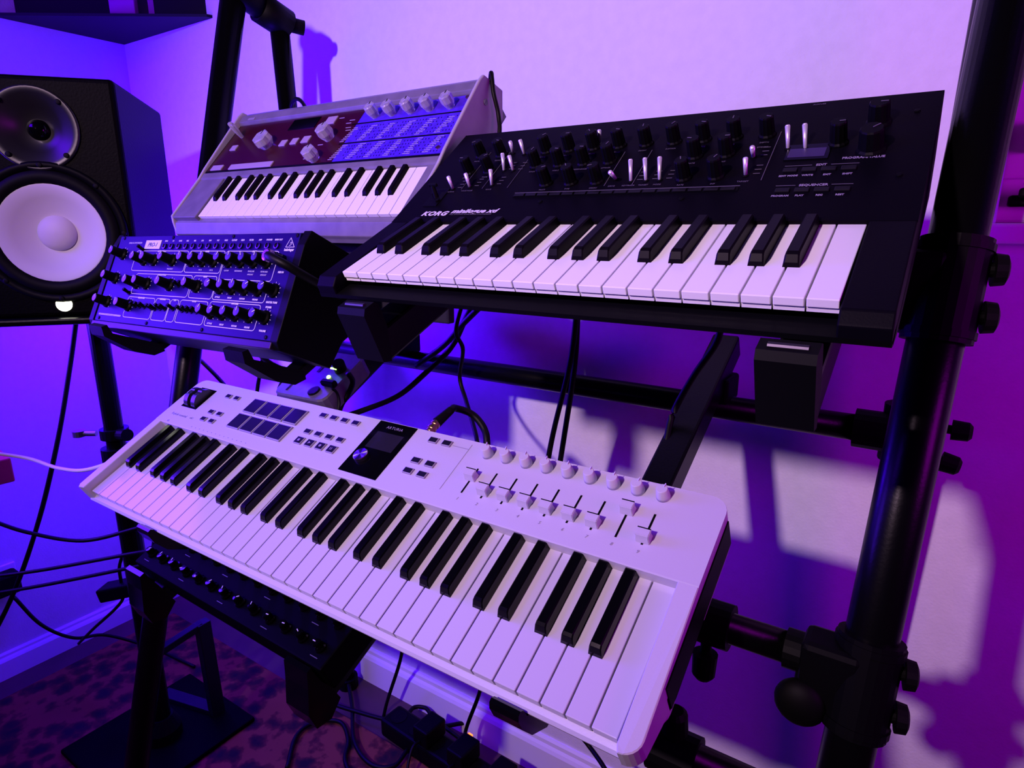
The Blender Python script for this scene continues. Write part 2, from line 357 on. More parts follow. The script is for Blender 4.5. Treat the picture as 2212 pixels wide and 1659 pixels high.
prism(bm, [(-.0165, -.0205), (-.0165, -.0165), (-.004, -.0160), (.004, -.0160), (.004, -.024), (-.006, -.025)], -.025, .475); meshobj('front_lip', bm, M_BLACK, K)
for x0, x1 in ((-.025, -.0006), (.445, .475)):
    bm = bmesh.new(); prism(bm, [(-.0165, -.020), (-.0160, -.008), (-.008, -.001), (.1095, .003), (.1095, -.024), (-.006, -.025)], x0, x1, .0012); meshobj('cheek', bm, M_KPANEL, K)
def kn(x, y, r, h, nm='knob', dark=M_BLACK, ind=True):
    key = (round(r, 4), round(h, 4))
    if key not in kn.c:
        b = bmesh.new(); n = 24
        loft(b, [[((rr_+(.0004 if i % 2 else 0))*math.cos(2*math.pi*i/n), (rr_+(.0004 if i % 2 else 0))*math.sin(2*math.pi*i/n), z) for i in range(n)] for rr_, z in ((r*1.12, 0), (r*1.1, .0015), (r*.93, .003), (r*.86, h-.0012), (r*.78, h))])
        me = bpy.data.meshes.new('knob'); b.to_mesh(me); b.free(); me.materials.append(dark)
        b = box(-.0004, .0004, r*.1, r*.75, h-.0002, h+.0003); mi = bpy.data.meshes.new('pointer'); b.to_mesh(mi); b.free(); mi.materials.append(M_DIMPR)
        kn.c[key] = me, mi
    me, mi = kn.c[key]
    o = link(nm, me, K, kp(x, y), (SL, 0, 0))
    p = link('pointer', mi, o, None, (0, 0, R(random.uniform(-120, 120))))
    return o
kn.c = {}
cols = [.117+.0287*i for i in range(9)]
for x in cols: kn(x, .124, .0066, .019)
for i in (0, 1, 2, 3, 6, 7): kn(cols[i], .0965, .0066, .019)
for i in (1, 2, 3, 6, 7): kn(cols[i], .0625, .0066, .019)
for x, y in ((.029, .124), (.0577, .123), (.031, .0905), (.058, .0915)): kn(x, y, .0066, .019)
kn(.4075, .104, .0068, .020); kn(.4330, .131, .0085, .019); kn(.4330, .092, .0098, .019)
SWB = [(.0257, .0597), (.0479, .0620), (.0767, .0637), (.0778, .0911), (.0903, .0901), (.0718, .1249), (.0886, .1217), (.1665, .1429), (.1774, .1298), (.2216, .0657), (.2387, .0610), (.2535, .0613), (.2668, .0613), (.3426, .0905), (.3429, .0629), (.3689, .1004), (.3830, .0988)]
SWT = [(.0250, .0614), (.0466, .0656), (.0771, .0701), (.0763, .1002), (.0880, .0954), (.0735, .1249), (.0861, .1262), (.1673, .1332), (.1800, .1319), (.2233, .0561), (.2370, .0725), (.2510, .0733), (.2652, .0736), (.3447, .0829), (.3432, .0659), (.3669, .1111), (.3807, .1109)]
for (x, y), (x2, y2) in zip(SWB, SWT):
    b = bmesh.new(); d = Vector((x2-x, y2-y, .013)); rod(b, (0, 0, 0), d*1.10, .0015, 12, .0022); rod(b, d*1.09, d*1.15, .0022, 12, .0016)
    s = meshobj('toggle_switch', b, M_CHROME, K, kp(x, y), (SL, 0, 0), True)
    b = lathe([(.0030, -.0005), (.0030, .0006), (.0022, .0010)], 14); meshobj('switch_collar', b, M_BLACK, s)
bm = bmesh.new(); strip(bm, [(.1155, .0478), (.342, .0478)], .0006)
for x in (.2135, .242, .3575): strip(bm, [(x, .055), (x, .128 if x > .3 else .112)], .0005)
for x in (.0385, .067, .100): strip(bm, [(x, .058), (x, .13)], .0004)
strip(bm, [(.3725, .0735), (.393, .0735)], .0004); strip(bm, [(.4075, .0735), (.4275, .0735)], .0004); strip(bm, [(.3715, .0458), (.386, .0458)], .0004); strip(bm, [(.4127, .0458), (.4275, .0458)], .0004)
for x, y in SWB[:5]+SWB[10:15]:
    for j in range(3): strip(bm, [(x+.006, y+.002+j*.006), (x+.011, y+.002+j*.006)], .0006)
meshobj('panel_print', bm, M_DIMPR, K, kp(0, 0), (SL, 0, 0))
bm = box(.116, .342, .0405, .0455, -.0005, .0006); b = meshobj('step_button_strip', bm, M_BLACK, K, kp(0, 0), (SL, 0, 0))
for i in range(16): meshobj('step_button', box(.1175+i*.0140, .1295+i*.0140, .0410, .0450, .0006, .0018, .0004), M_PADS, b)
def ktxt(s, x, y, sz, m=M_GREYPR, **k): return text(s, sz, K, m, kp(x, y, .0003), (SL, 0, 0), **k)
ktxt('KORG', .0112, .0112, .0098, M_PRINT, shear=.3, fat=.0004, space=1.08, sx=1.2)
ktxt('minilogue xd', .0505, .0152, .0088, M_PRINT, shear=.35, fat=.0003, sx=1.28)
ktxt('POLYPHONIC ANALOGUE SYNTHESIZER', .0500, .0118, .0026, M_DIMPR, shear=.3, sx=1.15)
for s, x, y in (('EDIT', .4002, .0722), ('SEQUENCER', .3995, .0445), ('PROGRAM/VALUE', .4292, .0800)): ktxt(s, x, y, .0038, align='CENTER', fat=.0001)
for i, s in enumerate(('EDIT MODE', 'WRITE', 'EXIT', 'SHIFT')): ktxt(s, .3778+.0145*i, .0585, .0028, align='CENTER', fat=.0001)
for i, s in enumerate(('PROGRAM', 'PLAY', 'REC', 'REST')): ktxt(s, .3773+.0144*i, .0312, .0028, align='CENTER', fat=.0001)
for x, s in zip(cols, ('SHAPE', 'VCO 1', 'CUTOFF', 'ATTACK', 'DECAY', 'SUSTAIN', 'RELEASE', 'TIME', 'DEPTH')): ktxt(s, x, .1115, .0026, M_DIMPR, align='CENTER')
for i, s in ((0, 'PITCH'), (1, 'VCO 2'), (2, 'RESONANCE'), (3, 'ATTACK'), (6, 'RATE'), (7, 'INT')): ktxt(s, cols[i], .0845, .0026, M_DIMPR, align='CENTER')
for i, s in ((1, 'MULTI'), (2, 'TYPE'), (3, 'DECAY'), (6, 'RATE'), (7, 'INT')): ktxt(s, cols[i], .0510, .0026, M_DIMPR, align='CENTER')
for x, y, s in ((.029, .112, 'MASTER'), (.0577, .111, 'TEMPO'), (.031, .079, 'PITCH'), (.058, .079, 'SHAPE'), (.0257, .053, 'OCTAVE'), (.0479, .054, 'VOICE MODE'), (.0767, .055, 'WAVE'), (.2216, .053, 'DRIVE'), (.2387, .053, 'KEYTRACK'), (.2535, .053, 'TARGET'), (.2668, .053, 'MODE'), (.3429, .053, 'TARGET'), (.381, .169, 'AUX/USB'), (.3469, .104, 'EFFECTS')): ktxt(s, x, y, .0026, M_DIMPR, align='CENTER')
d = meshobj('display_frame', box(.3690, .4035, .0815, .1045, -.0005, .0008, .0004), M_GLOSS, K, kp(0, 0), (SL, 0, 0)); meshobj('display', box(.3715, .4000, .0850, .0975, .0008, .0011), M_OLED, d)
for yy in (.0665, .0385):
    for i in range(4): meshobj('button', box(-.0055, .0055, -.0024, .0024, 0, .0018, .0005), M_PADS, K, kp(.3778+.0145*i, yy), (SL, 0, 0))
for x, y in ((.4568, .0552), (.4589, .1448), (.2968, .0315), (.1533, .0320)): meshobj('panel_screw', lathe([(.0024, -.0005), (.0024, .0006), (.0016, .0009)], 12), M_BLACK, K, kp(x, y), (SL, 0, 0))
# slider joystick at the left
j = meshobj('joystick_plate', box(-.010, .010, -.016, .016, -.0005, .0008, .0004), M_BLACK, K, kp(.012, .044), (SL, 0, 0))
bm = bmesh.new(); rod(bm, (0, 0, 0), (-.001, .004, .014), .0028, 12, .0022); rod(bm, (-.0075, .006, 0), (-.0075, .006, .003), .0026); rod(bm, (.007, -.008, 0), (.007, -.008, .003), .0026); bx(bm, -.006, .006, .002, .005, .012, .016, .001); meshobj('joystick', bm, M_RUB, j)

# ------------------------------------------------------------------ small clear-knob synthesizer (upper left)
TM = Vector((-.986, .586, H+.012)); THM = .823
S = thing('mini_synthesizer', 'small lavender silver synthesizer with clear knobs and a red panel', 'synthesizer', TM, (THM, 0, 0))
PM = .433/22
wme, bme = key_meshes(PM, .079, .006, .0098, .048, .0058, .0315, .0009, 0, M_WKEY, M_BKEYM, 0)
lay_keys(S, 22, PM, wme, bme)
prof = [(-.006, -.006), (-.020, -.018), (-.022, -.030), (.010, -.050), (.235, -.058), (.235, -.012), (.079, -.006)]
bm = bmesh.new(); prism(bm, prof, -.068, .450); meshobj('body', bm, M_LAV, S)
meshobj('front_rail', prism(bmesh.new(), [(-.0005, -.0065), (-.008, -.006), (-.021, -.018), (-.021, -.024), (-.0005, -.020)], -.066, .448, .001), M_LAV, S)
meshobj('left_key_block', box(-.066, -.0012, -.004, .080, -.012, .0025, .001), M_LAV, S)
meshobj('right_key_block', box(.4338, .449, -.004, .080, -.012, .0025, .001), M_LAV, S)
meshobj('key_rail', prism(bmesh.new(), [(.0785, -.006), (.0785, .0030), (.082, .0042), (.091, .0045), (.0935, .0030), (.0935, -.006)], -.066, .449, .0006), M_LAV, S)
meshobj('panel', box(-.066, .449, .0935, .206, -.006, .0040, .0006), M_BLACK, S)
meshobj('red_panel', box(-.062, .246, .0960, .2035, .0036, .0046), M_RED, S)
b = meshobj('blue_lit_panel', box(.2465, .4460, .0960, .2035, .0036, .0046), M_LITSILV, S)
bm = bmesh.new()
for yy in (.1315, .1720): strip(bm, [(.238, yy), (.446, yy)], .0022, .0050)
meshobj('panel_rule', bm, M_BLACK, S)
bm = bmesh.new()
for r_ in range(2):
    for i in range(34):
        for jj in range(5):
            x = .262+i*.0053; y = .1375+r_*.0-.0+jj*.0064 if r_ == 0 else .100+jj*.0060
            if (i*7+jj*3) % 5: bx(bm, x, x+.0012, y, y+.0022, .0045, .0048)
meshobj('parameter_print', bm, M_NAVY, b)['kind'] = 'stuff'
bm = bmesh.new(); random.seed(3)
for c_ in range(6):
    for r_ in range(2):
        x0 = (.236, .272, .308, .344, .380, .414)[c_]
        for jj in range(9):
            y = (.1360, .1000)[r_]+jj*.0034; wd = random.uniform(.006, .012)
            strip(bm, [(x0+.002*jj*.7, y), (x0+.002*jj*.7+wd, y)], .0011, .0052)
for x, y in ((.198, .190), (.226, .182), (.222, .176), (.190, .134), (.178, .106), (.176, .114), (.232, .160), (.228, .166)): strip(bm, [(x, y), (x+.010, y)], .0011, .0050)
meshobj('panel_lettering', bm, mat('lilac_print', (.36, .28, .52), .6), S)['kind'] = 'stuff'
meshobj('back_rail', prism(bmesh.new(), [(.2045, -.012), (.2045, .0050), (.207, .0100), (.221, .0112), (.235, .004), (.235, -.020)], -.066, .449, .001), M_LAV, S)
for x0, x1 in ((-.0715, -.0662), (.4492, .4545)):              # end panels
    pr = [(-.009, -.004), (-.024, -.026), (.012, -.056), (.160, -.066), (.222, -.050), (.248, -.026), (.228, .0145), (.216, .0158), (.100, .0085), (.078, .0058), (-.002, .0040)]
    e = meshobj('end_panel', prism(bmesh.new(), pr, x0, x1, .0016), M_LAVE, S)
    for y, z in ((.205, -.010), (.010, -.018)):
        bm = bmesh.new(); xx = x1 if x0 > 0 else x0; sg = 1 if x0 > 0 else -1
        rod(bm, (xx, y, z), (xx+sg*.0012, y, z), .0042, 14); bx(bm, min(xx+sg*.001, xx+sg*.0016), max(xx+sg*.001, xx+sg*.0016), y-.0025, y+.0025, z-.0006, z+.0006); meshobj('screw', bm, M_DCHROME, e)
# clear fluted knobs
def clear_knob(x, y, r, h):
    b = bmesh.new(); n = 24
    def ring(rad, z, fl): return [((rad*(1-fl*(.5+.5*math.cos(6*2*math.pi*i/n))))*math.cos(2*math.pi*i/n), (rad*(1-fl*(.5+.5*math.cos(6*2*math.pi*i/n))))*math.sin(2*math.pi*i/n), z) for i in range(n)]
    loft(b, [ring(r*.62, 0, 0), ring(r*.70, .003, 0), ring(r*.98, h*.45, .12), ring(r, h*.55, .16), ring(r*.94, h*.93, .16), ring(r*.75, h, .12)])
    k = meshobj('clear_knob', b, M_CLEAR, S, (x, y, .0046)); b = bmesh.new(); rod(b, (0, 0, 0), (0, 0, h*.72), r*.30, 12); meshobj('knob_shaft', b, M_DCHROME, k)
    meshobj('pointer', box(-.0006, .0006, r*.25, r*.8, h, h+.0004), M_BLACK, k)
for x in (.277, .3105, .346, .380, .416): clear_knob(x, .1845, .0096, .0190)
clear_knob(.062, .145, .0165, .020); clear_knob(.206, .147, .0130, .021); clear_knob(.206, .103, .0122, .020); clear_knob(-.032, .174, .0052, .030)
for x, y, wx, wy in ((-.030, .147, .016, .012), (-.036, .1015, .030, .011), (.055, .1005, .110, .011), (.100, .146, .015, .013), (.126, .1475, .015, .013), (.152, .149, .017, .014), (.182, .187, .022, .016)):
    meshobj('panel_button', box(x-wx/2, x+wx/2, y-wy/2, y+wy/2, .0040, .0066, .0008), M_KEYCAP, S)
for x, y in ((.437, .199), (.437, .106)): meshobj('panel_screw', rod(bmesh.new(), (x, y, .0046), (x, y, .0062), .003, 12), M_GOLD, S)
meshobj('red_display', box(.086, .150, .176, .2000, .0044, .0056, .0004), M_GLOSS, S)
bm = bmesh.new(); bx(bm, -.040, -.022, .2085, .2135, .0098, .0116, .0004); meshobj('brand_plate', bm, M_GREYPR, S)

# ------------------------------------------------------------------ desktop synth module (left middle)
B = thing('synth_module', 'navy desktop synth module crowded with black knobs beside the speaker', 'synthesizer', (-1.065, .448, H-.141), (R(64.368), R(-1.127), R(.467)))
meshobj('front_panel', box(0, .424, 0, .136, -.003, 0, .0008), M_NAVY, B)
meshobj('chassis', box(-.0004, .4244, -.009, .138, -.082, -.003, .002), M_BLACK, B)
meshobj('side_cheek', prism(bmesh.new(), [(-.009, -.005), (-.009, -.085), (.060, -.100), (.138, -.070), (.140, -.003), (.12, .0015), (0, .0015)], .4245, .4385, .001), M_BLACK, B)
meshobj('side_cheek', prism(bmesh.new(), [(-.009, -.005), (-.009, -.085), (.060, -.100), (.138, -.070), (.140, -.003), (.12, .0015), (0, .0015)], -.0145, -.0005, .001), M_BLACK, B)
meshobj('bottom_trim', box(-.004, .428, -.0095, -.0005, -.006, .0008, .001), mat('violet_trim', (.022, .008, .03), .4, spec=.2), B)
SEC = [(.061, .199, .081, .112), (.2015, .284, .081, .112), (.2865, .394, .073, .112), (.081, .2265, .0455, .0765), (.230, .283, .0455, .0765), (.285, .392, .0455, .0700),
       (.079, .152, .0095, .0405), (.155, .1905, .0095, .041), (.1925, .2125, .0095, .041), (.2160, .2800, .010, .0415), (.2845, .389, .010, .0425), (.008, .073, .0095, .0110)]
bm = bmesh.new()
for x0, x1, y0, y1 in SEC: strip(bm, rr(x0, x1, y0, y1, min(.004, (y1-y0)*.45), 3), .0008, .0003, True)
meshobj('panel_lines', bm, M_PRINT, B)
kb = bmesh.new(); n = 20
loft(kb, [[(q*math.cos(2*math.pi*i/n), q*math.sin(2*math.pi*i/n), z) for i in range(n)] for q, z in ((.0085, 0), (.0083, .002), (.0066, .0035), (.0060, .0150), (.0056, .0160))]); k1 = bpy.data.meshes.new('knob'); kb.to_mesh(k1); kb.free(); k1.materials.append(M_BLACK)
kc = lathe([(.0052, .0158), (.0050, .0164), (.0001, .0165)], 18); k2 = bpy.data.meshes.new('knob_cap'); kc.to_mesh(k2); kc.free(); k2.materials.append(mat('knob_cap_grey', (.016, .013, .05), .3))
kc = box(-.00045, .00045, .001, .0058, .0164, .0168); k3 = bpy.data.meshes.new('pointer'); kc.to_mesh(k3); kc.free(); k3.materials.append(M_PRINT)
rows = [[(.024, .106), (.090, .0975), (.117, .0975), (.165, .0975), (.213, .0975), (.239, .0975), (.264, .0975), (.298, .0975), (.3235, .0975), (.350, .0975), (.376, .0975)],
        [(.024, .0675), (.090, .0615), (.117, .0615), (.178, .0615), (.243, .0615), (.296, .0615), (.322, .0615), (.348, .0615), (.375, .0615), (.405, .0615)],
        [(.022, .0300), (.087, .0270), (.293, .0275), (.3185, .0275), (.345, .0275), (.373, .0275), (.403, .0275)]]
bt = bmesh.new()
for row in rows:
    for x, y in row:
        k = link('knob', k1, B, (x, y, 0)); k.scale = (1.08, 1.08, 1.2); link('knob_cap', k2, k); link('pointer', k3, k, None, (0, 0, R(random.choice((-8, 12, -25, 30, 0, -60)))))
        for t in range(9):
            a = R(-135+t*33.75+90); strip(bt, [(x+.0098*math.cos(a), y+.0098*math.sin(a)), (x+.0112*math.cos(a), y+.0112*math.sin(a))], .0006, .0003)
meshobj('knob_ticks', bt, M_PRINT, B)
for x, y in ((.150, .0255), (.158, .0255), (.172, .027), (.183, .027), (.203, .028), (.226, .027), (.237, .027), (.248, .027), (.260, .027), (.077, .1135), (.076, .0460), (.106, .027), (.118, .027), (.130, .027), (.200, .0615), (.212, .0615)):
    b = bmesh.new(); rod(b, (0, 0, 0), (0, .003, .0095), .0020, 10, .0026); sw = meshobj('toggle_switch', b, M_BLACK, B, (x, y, 0)); meshobj('switch_collar', lathe([(.0034, 0), (.0034, .001)], 12), M_BLACK, sw)
for i in range(15):
    jx = .1335+i*.01805
    b = bmesh.new(); n = 16; loft(b, [[(q*math.cos(2*math.pi*t/n), q*math.sin(2*math.pi*t/n), z) for t in range(n)] for q, z in ((.0042, 0), (.0042, .0022), (.0030, .0024), (.0022, .0012))]); jk = meshobj('jack_socket', b, mat('jack_ring', (.12, .09, .16), .3, 1), B, (jx, .119, 0))
    meshobj('jack_hole', lathe([(.0021, .0012), (.0020, .0015)], 12), M_RUB, jk)
for s, i in zip(('SYNC', 'CV', 'GATE', 'OSC', 'MIX', 'LFO', 'ENV', 'VCF', 'MOD', 'CUTOFF', 'RESO', 'FILTER', 'AMP', 'PHONES', 'MAIN OUT'), range(15)): text(s, .0030, B, M_PRINT, (.1335+i*.01805, .1262, .0003), align='CENTER', fat=.0001)
meshobj('badge', box(.0790, .1205, .1150, .1285, 0, .0006), M_PRINT, B); text('PRO-1', .009, B, M_NAVY, (.0995, .1185, .0008), align='CENTER', shear=.3)
text('ANALOG SYNTHESIZER', .0036, B, M_PRINT, (.030, .1235, .0003))
for s, x, y in (('OSCILLATOR A', .130, .1108), ('MIXER', .243, .1108), ('FILTER', .346, .1108), ('OSCILLATOR B', .150, .0752), ('GLIDE', .256, .0752), ('SEQUENCER', .115, .0393), ('ARPEGGIO', .172, .0397), ('LFO', .2025, .0397), ('MODE', .248, .0402), ('AMPLIFIER', .337, .0412), ('MIDI IN', .408, .0845), ('MASTER TUNE', .407, .0462), ('VOLUME', .405, .0105), ('POWER', .404, .0400)): text(s, .0032, B, M_PRINT, (x, y-.0004, .0004), align='CENTER', fat=.00015)
for s, x in (('OSC A', .239), ('OSC B', .264), ('CUTOFF', .298), ('RESONANCE', .3235), ('ENVELOPE', .350), ('KEYBOARD', .376), ('FREQUENCY', .165)): text(s, .0027, B, M_PRINT, (x, .0842, .0003), align='CENTER')
for x in (.350, .376): text('AMOUNT', .0027, B, M_PRINT, (x, .0800, .0003), align='CENTER')
for r_, yy in ((0, .0480), (1, .0125)):
    for s, x in zip(('ATTACK', 'DECAY', 'SUSTAIN', 'RELEASE'), (.296, .322, .348, .374)): text(s, .0028, B, M_PRINT, (x, yy, .0003), align='CENTER', fat=.0001)
bm = bmesh.new(); strip(bm, [(.4030, .1175), (.4190, .1175), (.4085, .1295)], .0007, .0003, True); strip(bm, [(.4090, .1195), (.4120, .1205), (.4125, .1230), (.4105, .1240), (.4100, .1222)], .0007, .0003); meshobj('logo', bm, M_PRINT, B); text('behringer', .0046, B, M_PRINT, (.4110, .1125, .0003), align='CENTER', fat=.0002)
for x, y in ((.012, .1325), (.148, .1325), (.291, .1325), (.4185, .1325), (.012, .004), (.148, .004), (.283, .004), (.414, .004)): meshobj('panel_screw', lathe([(.0026, 0), (.0026, .0008), (.0018, .0011)], 12), M_RUB, B, (x, y, 0))
b = bmesh.new(); rod(b, (0, 0, .0), (.001, -.002, .018), .0075, 16); pl = meshobj('midi_plug', b, M_GLOSS, B, (.404, .100, 0))

# ------------------------------------------------------------------ monitor loudspeaker
SY = R(49.82); SP = Vector((-1.184, .584, H+.233))
L = thing('studio_monitor', 'black studio monitor speaker with white cone on a stand at left', 'speaker', SP-Vector((0, 0, .39)), (0, 0, SY))
b = box(-.25, 0, 0, .334, 0, .39, .008, 3)
fc = [f for f in b.faces if f.normal.length >= 0 and all(abs(v.co.y) < 1e-5 for v in f.verts)]
wc, tc_ = (-.125, 0, .142), (-.125, 0, .309)
big = max(fc, key=lambda f: f.calc_area()); ed = list(big.edges); bmesh.ops.delete(b, geom=[big], context='FACES_ONLY')
for c, r_ in ((wc, .1035), (tc_, .0615)):
    vs = [b.verts.new((c[0]+r_*math.cos(2*math.pi*i/48), 0, c[2]+r_*math.sin(2*math.pi*i/48))) for i in range(48)]
    ed += [b.edges.new((vs[i], vs[(i+1) % 48])) for i in range(48)]
bmesh.ops.triangle_fill(b, use_beauty=True, use_dissolve=False, edges=ed, normal=(0, -1, 0))
meshobj('cabinet', b, M_SPK, L)
def ycyl(prof, c, nm, m, par, n=48, cap=False):                         # lathe whose axis points out of the front face
    b = lathe(prof, n, None, cap); b.transform(Matrix.Translation(c) @ Matrix.Rotation(R(90), 4, 'X')); return meshobj(nm, b, m, par, smooth=True)
ycyl([(.116, -.002), (.116, .003), (.112, .0045), (.104, .003), (.102, -.004)], wc, 'woofer_ring', M_BLACK, L)
ycyl([(.103, .0005), (.101, .004), (.092, .0062), (.083, .003), (.079, -.003)], wc, 'surround', M_RUB, L)
cn = ycyl([(.081, .0005), (.079, .0010), (.060, -.010), (.032, -.024), (.0001, -.026)], wc, 'cone', M_CONE, L)
ycyl([(.030, -.0240), (.028, -.0185), (.020, -.013), (.010, -.0105), (.0001, -.0100)], wc, 'dust_cap', M_CONE, cn)
wg = ycyl([(.066, -.002), (.066, .003), (.063, .0038), (.054, .0010), (.036, -.010), (.022, -.018), (.0001, -.020)], tc_, 'tweeter_waveguide', mat('waveguide_satin', (.010, .010, .010), .34), L)
ycyl([(.017, -.019), (.015, -.012), (.008, -.008), (.0001, -.007)], tc_, 'tweeter_dome', M_GLOSS, wg)
for cx_, cz_, rad in ((-.125, .309, .0585), (-.125, .142, .110)):
    for i in range(4 if rad < .1 else 8):
        a = R(45+i*(90 if rad < .1 else 45)); ycyl([(.0042, .0), (.0042, .0052), (.003, .0056)], (cx_+rad*math.cos(a), 0, cz_+rad*math.sin(a)), 'screw', M_RUB, L, 10, True)
ycyl([(.0125, 0), (.0125, .0012), (.012, .0016)], (-.125, 0, .022), 'power_light', M_LEDW, L, 24, True)
# ------------------------------------------------------------------ speaker stand
ct = L.matrix_basis @ Vector((-.125, .167, 0)); ct = Vector((ct.x, ct.y, ct.z))
PX, PY = -1.335, .565
T = thing('speaker_stand', 'black tubular speaker stand with clamp under the studio monitor at left', 'stand', (PX, PY, 0))
ztop = SP.z-.39
b = box(-.26, .012, -.02, .346, -.012, 0, .004); b.transform(Matrix.Translation((SP.x-PX, SP.y-PY, ztop)) @ Matrix.Rotation(SY, 4, 'Z')); meshobj('top_plate', b, M_BLACKM, T)
b = bmesh.new(); rod(b, (0, 0, .50), (0, 0, ztop-.012), .0175, 20); meshobj('inner_tube', b, M_BLACKM, T, smooth=False)
b = bmesh.new(); rod(b, (0, 0, .02), (0, 0, .70), .0215, 20); meshobj('outer_tube', b, M_BLACKM, T)
b = bmesh.new(); rod(b, (0, 0, .665), (0, 0, .715), .029, 18); rod(b, (0, 0, .735), (0, 0, .755), .026, 18); bx(b, -.012, .055, -.011, .011, .675, .712, .004); meshobj('clamp', b, M_BLACK, T)
b = bmesh.new(); rod(b, (-.03, -.02, .744), (-.062, -.042, .744), .006, 12); rod(b, (-.058, -.040, .738), (-.058, -.040, .750), .012, 14); meshobj('safety_pin', b, M_DCHROME, T)
meshobj('clamp_knob', rod(bmesh.new(), (.05, .0, .695), (.078, 0, .695), .013, 14), M_BLACK, T); meshobj('clamp_knob', rod(bmesh.new(), (.02, .0, .745), (.052, .0, .750), .012, 14), M_BLACK, T)
meshobj('base_plate', box(-.15, .125, -.15, .15, .008, .020, .004), mat('deep_black_metal', (.0008, .0008, .001), .6, spec=.04), T)
meshobj('base_collar', lathe([(.040, .019), (.040, .045), (.026, .075)], 20), M_BLACK, T)
pf = Vector((-1.300, .675, 0))-T.location
b = bmesh.new(); bar(b, pf+Vector((0, 0, .009)), pf+Vector((.010, -.012, .275)), .030, .022, (1, 0, 0)); meshobj('foot_post', b, M_LITMETAL, T)
b = bmesh.new(); bar(b, pf+Vector((.010, -.012, .27)), Vector((.02, .0, .24)), .020, .016); meshobj('foot_brace', b, M_LITMETAL, T)
b = bmesh.new(); bar(b, pf+Vector((0, 0, .020)), pf+Vector((-.16, -.04, .020)), .03, .022); meshobj('foot_bar', b, M_LITMETAL, T)
# ------------------------------------------------------------------ keyboard stand
ST = thing('keyboard_stand', 'black multi-tier tubular keyboard stand carrying all the synthesizers', 'stand', (-.55, .55, 0))
SO = Vector((-.55, .55, 0))
def sp_(nm, bm, m=M_BLACKM, par=None, smooth=False):
    if par is None: bm.transform(Matrix.Translation(-SO))
    else: bm.transform(Matrix.Translation(-SO))
    return meshobj(nm, bm, m, par or ST, smooth=smooth)
RT = .0215
def uR(z): return Vector((.0097+(z-(H+.064))*.0434, .676+(z-(H+.064))*.2257, z))
def uL(z): return Vector((-1.093+(z-1.452)*.0464, .741+(z-1.452)*.2357, z))
def rR(z): return Vector((-.004+(z-.9)*.02, .893-(z-.9)*.055, z))
def rL(z): return Vector((-1.085+(z-1.36)*.03, .852-(z-1.36)*.055, z))
ZT = 1.545
for fn in (uL, uR):
    b = bmesh.new(); zt = ZT if fn is uL else 1.62; rod(b, fn(.02), fn(zt), RT, 28); sp_('upright', b, smooth=True)
    b = bmesh.new(); rod(b, fn(.008), fn(.03), .03, 16); sp_('rubber_foot', b, M_RUB)
for fn in (rL, rR):
    b = bmesh.new(); zt = 1.505 if fn is rL else 1.6; rod(b, fn(.02), fn(zt), .0175, 24); sp_('rear_leg', b, smooth=True)
    b = bmesh.new(); rod(b, fn(.001), fn(.03), .025, 16); sp_('rubber_foot', b, M_RUB)
# apex joints
for fu, fr, z in ((uL, rL, 1.515), (uR, rR, 1.605)):
    c = fr(z); a = c+Vector((0, -.135, .042)); b = bmesh.new(); rod(b, a, c, .0215, 20); sp_('apex_bar', b, M_BLACK, smooth=True)
    b = bmesh.new(); rod(b, c+Vector((0, -.040, .012)), c+Vector((0, .016, -.005)), .027, 20); sp_('apex_clamp', b, M_BLACK, smooth=True)
    b = bmesh.new(); rod(b, c+Vector((.004, .010, -.004)), c+Vector((.020, .040, -.008)), .013, 16); sp_('clamp_knob', b, M_RUB, smooth=True)
def knob_t(c, d, r=.016, ln=.03):
    b = bmesh.new(); c = Vector(c); d = Vector(d).normalized(); rod(b, c, c+d*ln*.55, r*.45, 12); rod(b, c+d*ln*.45, c+d*ln, r, 16, r*.92); rod(b, c+d*ln, c+d*ln*1.12, r*.92, 16, r*.6); sp_('clamp_knob', b, M_RUB)
# rear crossbar
YC, ZC = .86, .905
b = bmesh.new(); rod(b, (-1.07, YC, ZC), (-.02, YC, ZC), .0165, 20); sp_('rear_crossbar', b, smooth=True)
for x in (-1.07, -.035):
    b = bmesh.new(); rod(b, (x-.03, YC, ZC), (x+.03, YC, ZC), .024, 18); rod(b, (x+.02, YC+.01, ZC-.035), (x+.02, YC+.01, ZC+.035), .022, 16); sp_('crossbar_clamp', b, M_BLACK)
knob_t((.02, YC+.01, ZC+.012), (1, 0, 0), .012, .03); knob_t((.015, YC+.01, ZC-.025), (1, 0, -.2), .012, .03)
# lower crossbar with sleeves, between the front uprights
YD, ZD = .575, .764
b = bmesh.new(); rod(b, (-1.11, YD, ZD), (-.01, YD, ZD), .0150, 20); sp_('lower_crossbar', b, smooth=True)
for x0, x1 in ((-.075, -.01), (-1.12, -1.05), (-.17, -.125)):
    b = bmesh.new(); rod(b, (x0, YD, ZD), (x1, YD, ZD), .0185 if x0 > -.1 or x0 < -1 else .0225, 20); sp_('sleeve', b, M_BLACK)
for fn, z in ((uR, ZD-.008), (uL, ZD), (uR, 1.095), (uL, 1.10)):
    b = bmesh.new(); rod(b, fn(z-.042), fn(z+.042), .0270, 24); rod(b, fn(z-.038), fn(z-.032), .0285, 24); rod(b, fn(z+.032), fn(z+.038), .0285, 24)
    sx = -1 if fn is uR else 1; c = fn(z); bx(b, min(c.x, c.x+sx*.050), max(c.x, c.x+sx*.050), c.y-.022, c.y+.016, z-.034, z+.034, .006); sp_('upright_clamp', b, M_BLACK)
    for dz in (.018, -.020): knob_t(fn(z+dz)+Vector((.022 if fn is uR else -.022, .0, 0)), (1 if fn is uR else -1, .15, 0), .0135, .015)
